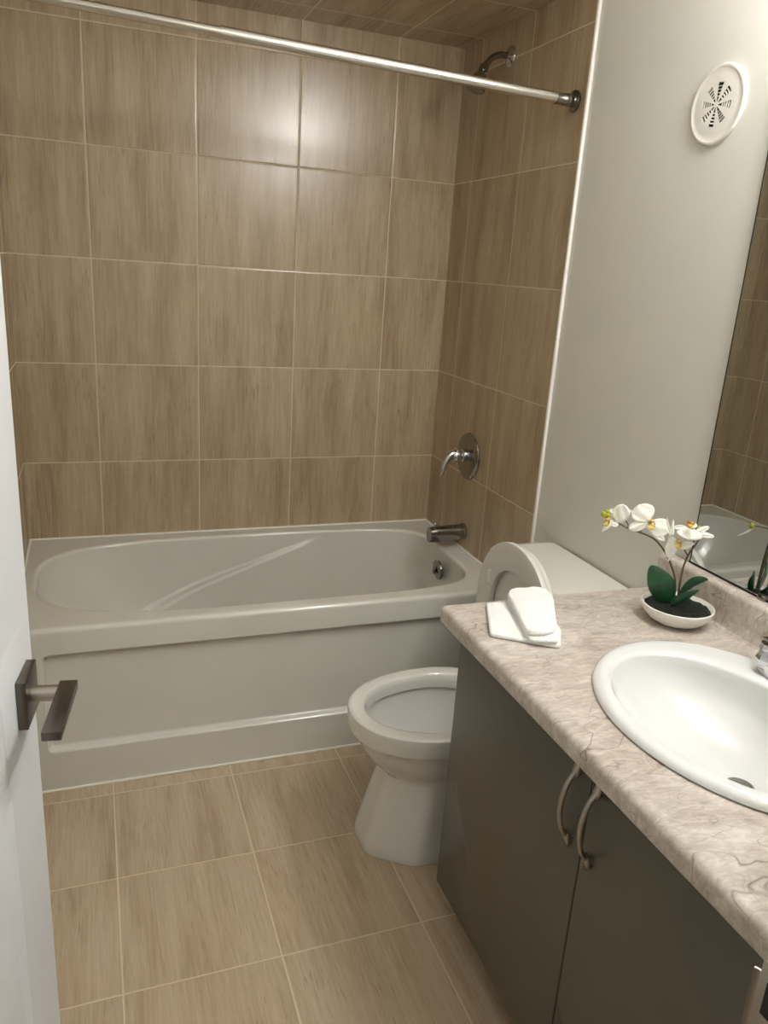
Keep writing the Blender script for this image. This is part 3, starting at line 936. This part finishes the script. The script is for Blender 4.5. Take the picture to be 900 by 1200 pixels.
b.build('lower_fold', M_TOWEL, wc, 70)
UF = [(-0.449, -1.446), (-0.425, -1.424), (-0.346, -1.436), (-0.362, -1.495), (-0.424, -1.620), (-0.446, -1.650), (-0.497, -1.626), (-0.477, -1.545)]
b = MB()
slab(b, UF, CZ + 0.0108, 0.0085, 0.012, 0.001, 9.0)
b.build('upper_fold', M_TOWEL, wc, 70)
b = MB()
slab(b, [(-0.450, -1.447), (-0.425, -1.425), (-0.347, -1.437), (-0.364, -1.497), (-0.417, -1.596), (-0.436, -1.621), (-0.462, -1.628), (-0.498, -1.620), (-0.478, -1.545)], CZ + 0.0196, 0.0105, 0.016, 0.005, 5.0,
     lambda q: 0.007 * sstep(-1.60, -1.50, q.y))
b.build('top_fold', M_TOWEL, wc, 70)

# ------------------------------------------------------------------ orchid in a white dish
OX, OY = -0.113, -1.587
orc = thing('orchid_plant', (OX, OY, CZ), 'artificial white orchid in a low white dish by the mirror', 'plant')
b = MB()
b.lathe([(0.040, 0.0005), (0.044, 0.001), (0.058, 0.009), (0.070, 0.022), (0.0745, 0.034), (0.0745, 0.0385), (0.0725, 0.0395), (0.0705, 0.037), (0.067, 0.028), (0.060, 0.022)], (OX, OY, CZ), (0, 0, 1), 64, True, True)
pot = b.build('dish', M_POT, orc, 50)
b = MB()
def soil(u, v):
    r = 0.0695 * v; a_ = 2 * pi * u
    x, y = r * cos(a_), r * sin(a_)
    return (OX + x, OY + y, CZ + 0.031 + 0.006 * (1 - v * v) + 0.0035 * noise.noise(Vector((x * 90, y * 90, 1))))
b.grid(soil, 48, 16)
b.build('moss', M_MOSS, orc, 60)
n_cam = Vector((0.69, 0.72, 0.0)).normalized()
def leaf(base, tip, wid, bow, side, fold=0.25, curl=0.0):
    """blade from base to tip; bow lifts it off the straight line, side gives the width direction"""
    base, tip, bow, side = Vector(base), Vector(tip), Vector(bow), Vector(side).normalized()
    b = MB()
    def fn(u, v):
        c = base.lerp(tip, v) + bow * (4 * v * (1 - v)) + bow * curl * v * v
        wv = wid * (sin(pi * min(1, v ** 0.8)) ** 0.62) * (1 - 0.10 * v) if 0 < v < 1 else wid * 0.04
        s_ = (u - 0.5) * 2
        nrm = (tip - base).cross(side).normalized()
        return c + side * wv * s_ + nrm * (fold * wv * abs(s_) ** 1.4)
    b.grid(fn, 14, 30)
    top = [v for v in b.bm.verts]
    o = b.build('leaf', M_LEAF, orc, 70, recalc=False)
    md = o.modifiers.new('thick', 'SOLIDIFY'); md.thickness = 0.0014; md.offset = 0
    return o
leaf((-0.1291, -1.5725, 0.8310), (-0.1640, -1.5445, 0.9095), 0.0290, (-0.006, -0.010, 0.006), Vector((0.62, -0.55, 0.44)), 0.22)
leaf((-0.1111, -1.5795, 0.8330), (-0.0660, -1.6090, 0.8950), 0.0175, (-0.004, 0.006, 0.010), Vector((0.15, 0.20, -0.97)), 0.25)
leaf((-0.1290, -1.5815, 0.8350), (-0.0990, -1.6240, 0.8800), 0.0140, (-0.010, -0.004, -0.003), Vector((0.20, 0.18, -0.96)), 0.22)
# stems
S1 = [(-0.1177, -1.5802, 0.832), (-0.125, -1.5787, 0.8858), (-0.1354, -1.5729, 0.9154), (-0.1492, -1.5635, 0.9436), (-0.17, -1.5472, 0.9697), (-0.1918, -1.525, 0.9786), (-0.2104, -1.5078, 0.9834), (-0.2282, -1.4944, 0.9914)]
S2 = [(-0.113, -1.5849, 0.832), (-0.1153, -1.5839, 0.8832), (-0.1151, -1.5851, 0.9186), (-0.1114, -1.5906, 0.9511), (-0.1061, -1.5989, 0.9745), (-0.1035, -1.6038, 0.993)]
for S in (S1, S2):
    b = MB(); b.tube(spline(S, 40), [lerp(0.0024, 0.0015, i / 40) for i in range(41)], 10)
    st = b.build('stem', M_STEM, orc)
for tw in ([(-0.1126, -1.5885, 0.9447), (-0.1185, -1.5870, 0.9520), (-0.1260, -1.5850, 0.9640)], [(-0.2104, -1.5078, 0.9834), (-0.2115, -1.5065, 0.9920), (-0.2160, -1.5020, 1.0000)], [(-0.1918, -1.5250, 0.9786), (-0.1900, -1.5290, 0.9880), (-0.1880, -1.5380, 0.9980)],
           [(-0.1035, -1.6038, 0.993), (-0.0930, -1.5900, 0.9960), (-0.0800, -1.5740, 0.9960)]):
    b = MB(); b.tube(spline(tw, 10), 0.0013, 8)
    b.build('stem', M_STEM, orc)

NV_ = Vector((-0.69, -0.70, 0.28)).normalized()      # the side the flowers are looked at from
def petal(f, base, tip, hw, pointed=False, cup=0.12):
    base, tip = Vector(base), Vector(tip)
    ax = tip - base; L = ax.length
    d = ax / L
    wd = d.cross(NV_).normalized()
    nm = wd.cross(d).normalized()
    if nm.dot(NV_) < 0: nm = -nm
    b = MB()
    def fn(u, v):
        if pointed: q = sin(pi * min(1.0, 0.06 + 0.94 * v ** 0.75)) ** 0.8
        else: q = sin(pi * min(1.0, 0.04 + 0.96 * v ** 1.15)) ** 0.55
        s_ = (u - 0.5) * 2
        z = cup * hw * (1 - s_ * s_) - 0.10 * L * v * v + 0.0009 * sin(11 * u + 5 * v)
        return base + d * (L * v) + wd * (hw * q * s_) + nm * z
    b.grid(fn, 12, 18)
    o = b.build('petal', M_PETAL, f, 70, recalc=False)
    md = o.modifiers.new('thick', 'SOLIDIFY'); md.thickness = 0.0007; md.offset = 0
def flower(pos, facing, s, petals):
    """lip and column in the middle, then each petal"""
    Z = Vector(facing).normalized()
    Y = (Vector((0, 0, 1)) - Z * Z.z).normalized(); X = Y.cross(Z)
    P = Vector(pos)
    b = MB()
    W = lambda x, y, z: P + X * x * s + Y * y * s + Z * z * s
    b.tube([W(0, 0.02, -0.06), W(0, 0.04, 0.06), W(0, 0.06, 0.12), W(0, 0.03, 0.17)], [0.05 * s, 0.055 * s, 0.05 * s, 0.02 * s], 12)
    for sx in (-1, 1):
        b.grid(lambda u, v: W(sx * (0.03 + 0.13 * v), -0.06 + 0.16 * v + 0.02 * (u - .5), 0.06 + 0.12 * v + 0.16 * (u - 0.5) * sin(pi * min(1, v + 0.12))), 6, 8)
    b.grid(lambda u, v: W((u - 0.5) * (0.06 + 0.20 * sin(pi * v) * (1 - 0.5 * v)), -0.06 - 0.16 * v, 0.05 + 0.18 * sin(2.2 * v)), 8, 10)
    f = b.build('flower', M_LIP, orc, 60, recalc=False)
    tag(f, 'yellow centre of an orchid flower')
    b = MB()
    for k in range(9):
        a_ = k * 2.4
        b.lathe([(0.020 * s, 0), (0.016 * s, 0.018 * s), (0, 0.024 * s)], W(0.09 * cos(a_), -0.05 + 0.09 * sin(a_), 0.12 + 0.03 * (k % 3)), Z, 8)
    b.build('speckles', M_LIPR, f)
    for args in petals: petal(f, *args)
flower((-0.2489, -1.4884, 0.9981), (-0.80, -0.60, -0.05), 0.055, [
    ((-0.2261, -1.4969, 0.994), (-0.23, -1.5039, 1.0344), 0.0178), ((-0.2389, -1.49, 0.9962), (-0.2556, -1.4804, 0.9689), 0.0059, True),
    ((-0.2305, -1.4887, 1.0031), (-0.2397, -1.474, 1.0161), 0.0068), ((-0.2358, -1.4925, 0.9931), (-0.2353, -1.4997, 0.9858), 0.0068)])
flower((-0.1850, -1.5455, 1.0070), (-0.45, -0.85, 0.25), 0.066, [
    ((-0.1865, -1.5339, 1.0059), (-0.1986, -1.5162, 1.0377), 0.0246), ((-0.1906, -1.5222, 1.0062), (-0.2134, -1.4975, 1.0232), 0.0061, True),
    ((-0.1867, -1.5355, 1.0008), (-0.2146, -1.5144, 0.9858), 0.011), ((-0.1803, -1.5425, 1.0066), (-0.1554, -1.5664, 0.9887), 0.0212),
    ((-0.188, -1.5378, 0.9979), (-0.1603, -1.5672, 0.9723), 0.0071)])
flower((-0.1380, -1.5825, 0.9766), (-0.60, -0.75, -0.15), 0.058, [
    ((-0.1500, -1.5688, 0.9850), (-0.1588, -1.5598, 1.0204), 0.0029, True), ((-0.1471, -1.5723, 0.9860), (-0.148, -1.5672, 1.0176), 0.0034, True),
    ((-0.1334, -1.5810, 0.963), (-0.1169, -1.6043, 0.9771), 0.0085, True), ((-0.1436, -1.5714, 0.9804), (-0.1459, -1.5729, 0.9335), 0.0119),
    ((-0.1463, -1.5674, 0.9885), (-0.146, -1.5663, 0.9597), 0.0051, True), ((-0.1368, -1.5844, 0.9726), (-0.1494, -1.5737, 0.9263), 0.0041, True)])
flower((-0.1268, -1.5952, 1.0120), (-0.30, -0.35, 0.88), 0.066, [
    ((-0.1226, -1.5946, 1.0012), (-0.1445, -1.5684, 1.0019), 0.0085), ((-0.1250, -1.5960, 1.0060), (-0.134, -1.6049, 0.9877), 0.0254),
    ((-0.1168, -1.6000, 1.0010), (-0.0967, -1.6161, 1.0162), 0.0054), ((-0.1177, -1.6041, 1.0003), (-0.0933, -1.63, 0.9996), 0.0056),
    ((-0.1194, -1.5931, 1.007), (-0.1129, -1.5878, 1.0179), 0.0085)])
petal_host = bpy.data.objects['flower.003']
petal(petal_host, (-0.0790, -1.5730, 0.9920), (-0.0610, -1.5560, 0.9650), 0.0100)
for (px, py, pz, r) in ((-0.2535, -1.4774, 1.0063, 0.0062), (-0.2456, -1.4821, 1.0046, 0.0048), (-0.2484, -1.4780, 1.0130, 0.0042), (-0.0765, -1.5705, 0.9955, 0.0062)):
    b = MB(); b.lathe([(r * sin(a_), -r * 1.25 * cos(a_)) for a_ in [pi * k / 10 for k in range(11)]], (px, py, pz), (-0.4, 0.2, 0.6), 14)
    b.build('bud', M_BUD, orc, 60)

# ------------------------------------------------------------------ the open door, hinged on the left
dd = Vector((0.139, 0.990, 0)).normalized(); dn = Vector((0.990, -0.139, 0)).normalized()
DE = Vector((-1.361, -1.743, 0))                        # free edge, room face
DW = 0.700
DM = Matrix((( -dd.x, dn.x, 0, DE.x), (-dd.y, dn.y, 0, DE.y), (0, 0, 1, 0), (0, 0, 0, 1)))   # s from the free edge, n out of the face, z
b = MB()
T = 0.035
panels = [(0.150, DW - 0.150, 1.000, 1.90), (0.150, DW - 0.150, 0.20, 0.830)]
def door_pt(s_, z, n_): return DM @ Vector((s_, n_, z))
def door_face(nf, sign):
    ss = sorted(set([0.002, DW - 0.002] + [a_ + d_ for p in panels for a_ in (p[0],) for d_ in (0, 0.008, 0.016, 0.026, 0.034)] + [p[1] - d_ for p in panels for d_ in (0, 0.008, 0.016, 0.026, 0.034)]))
    zs = sorted(set([0.010, 2.03] + [p[2] + d_ for p in panels for d_ in (0, 0.008, 0.016, 0.026, 0.034)] + [p[3] - d_ for p in panels for d_ in (0, 0.008, 0.016, 0.026, 0.034)]))
    def hgt(s_, z):
        for (a_, c_, e_, f_) in panels:
            d = min(s_ - a_, c_ - s_, z - e_, f_ - z)
            if d >= 0:
                if d < 0.004: return 0
                if d < 0.012: return -0.006
                if d < 0.020: return -0.007
                if d < 0.030: return -0.003
                return -0.001
        return 0
    b.loft([[door_pt(s_, z, nf + sign * hgt(s_, z)) for s_ in ss] for z in zs], False)
door_face(0.0, 1); door_face(-T, -1)
edge = [(0.002, 0.010), (DW - 0.002, 0.010), (DW - 0.002, 2.03), (0.002, 2.03)]
b.loft([[door_pt(s_, z, 0.0) for s_, z in edge], [door_pt(s_ + (0.002 if s_ > .1 else -0.002), z, -0.002) for s_, z in edge], [door_pt(s_ + (0.002 if s_ > .1 else -0.002), z, -T + 0.002) for s_, z in edge], [door_pt(s_, z, -T) for s_, z in edge]], True)
door = b.build('door_1', M_DOOR, None, 30, loc=DE - dd * DW)
structure(door, 'white panelled door standing open at the left with a dark lever handle', 'door')
HZ, HS = 0.9185, 0.066
b = MB(); b.box(HS - 0.0325, HS + 0.0325, 0.0003, 0.0125, HZ - 0.0335, HZ + 0.0335, 0, 0.001, 2, DM)
ro = b.build('handle_rose', M_GUN, door, 30)
tag(ro, 'dark satin square backplate')
b = MB(); b.tube([DM @ Vector((HS, 0.012, HZ)), DM @ Vector((HS, 0.03, HZ)), DM @ Vector((HS, 0.0445, HZ))], 0.0105, 24)
b.build('handle_neck', M_NICKEL, ro)
b = MB(); b.box(HS - 0.0135, HS + 0.110, 0.044, 0.0665, HZ - 0.0015, HZ + 0.0105, 0, 0.001, 2, DM)
tag(b.build('handle_lever', M_GUN, ro, 30), 'flat dark satin lever')

# assumed glowing panel in the hallway, added as fill light, out of view
hl = thing('hall_fill_panel', (-1.1, -3.35, 2.44), 'added fill light panel, unseen, on the hallway ceiling outside the doorway', 'light fixture')
b = MB(); b.box(-1.42, -0.78, -3.92, -2.78, ZC - 0.03, ZC - 0.0005, 0, 0.004, 2)
b.build('fill_panel_frame', M_TRIM, hl)
t = NT('hall_fill_glow')
t.b.inputs['Emission Color'].default_value = (1, 0.99, 0.97, 1)
t.b.inputs['Emission Strength'].default_value = HALL_FILL
b = MB(); b.box(-1.40, -0.80, -3.90, -2.80, ZC - 0.034, ZC - 0.0295, 0, 0.001, 2)
b.build('fill_diffuser', t.m, hl)
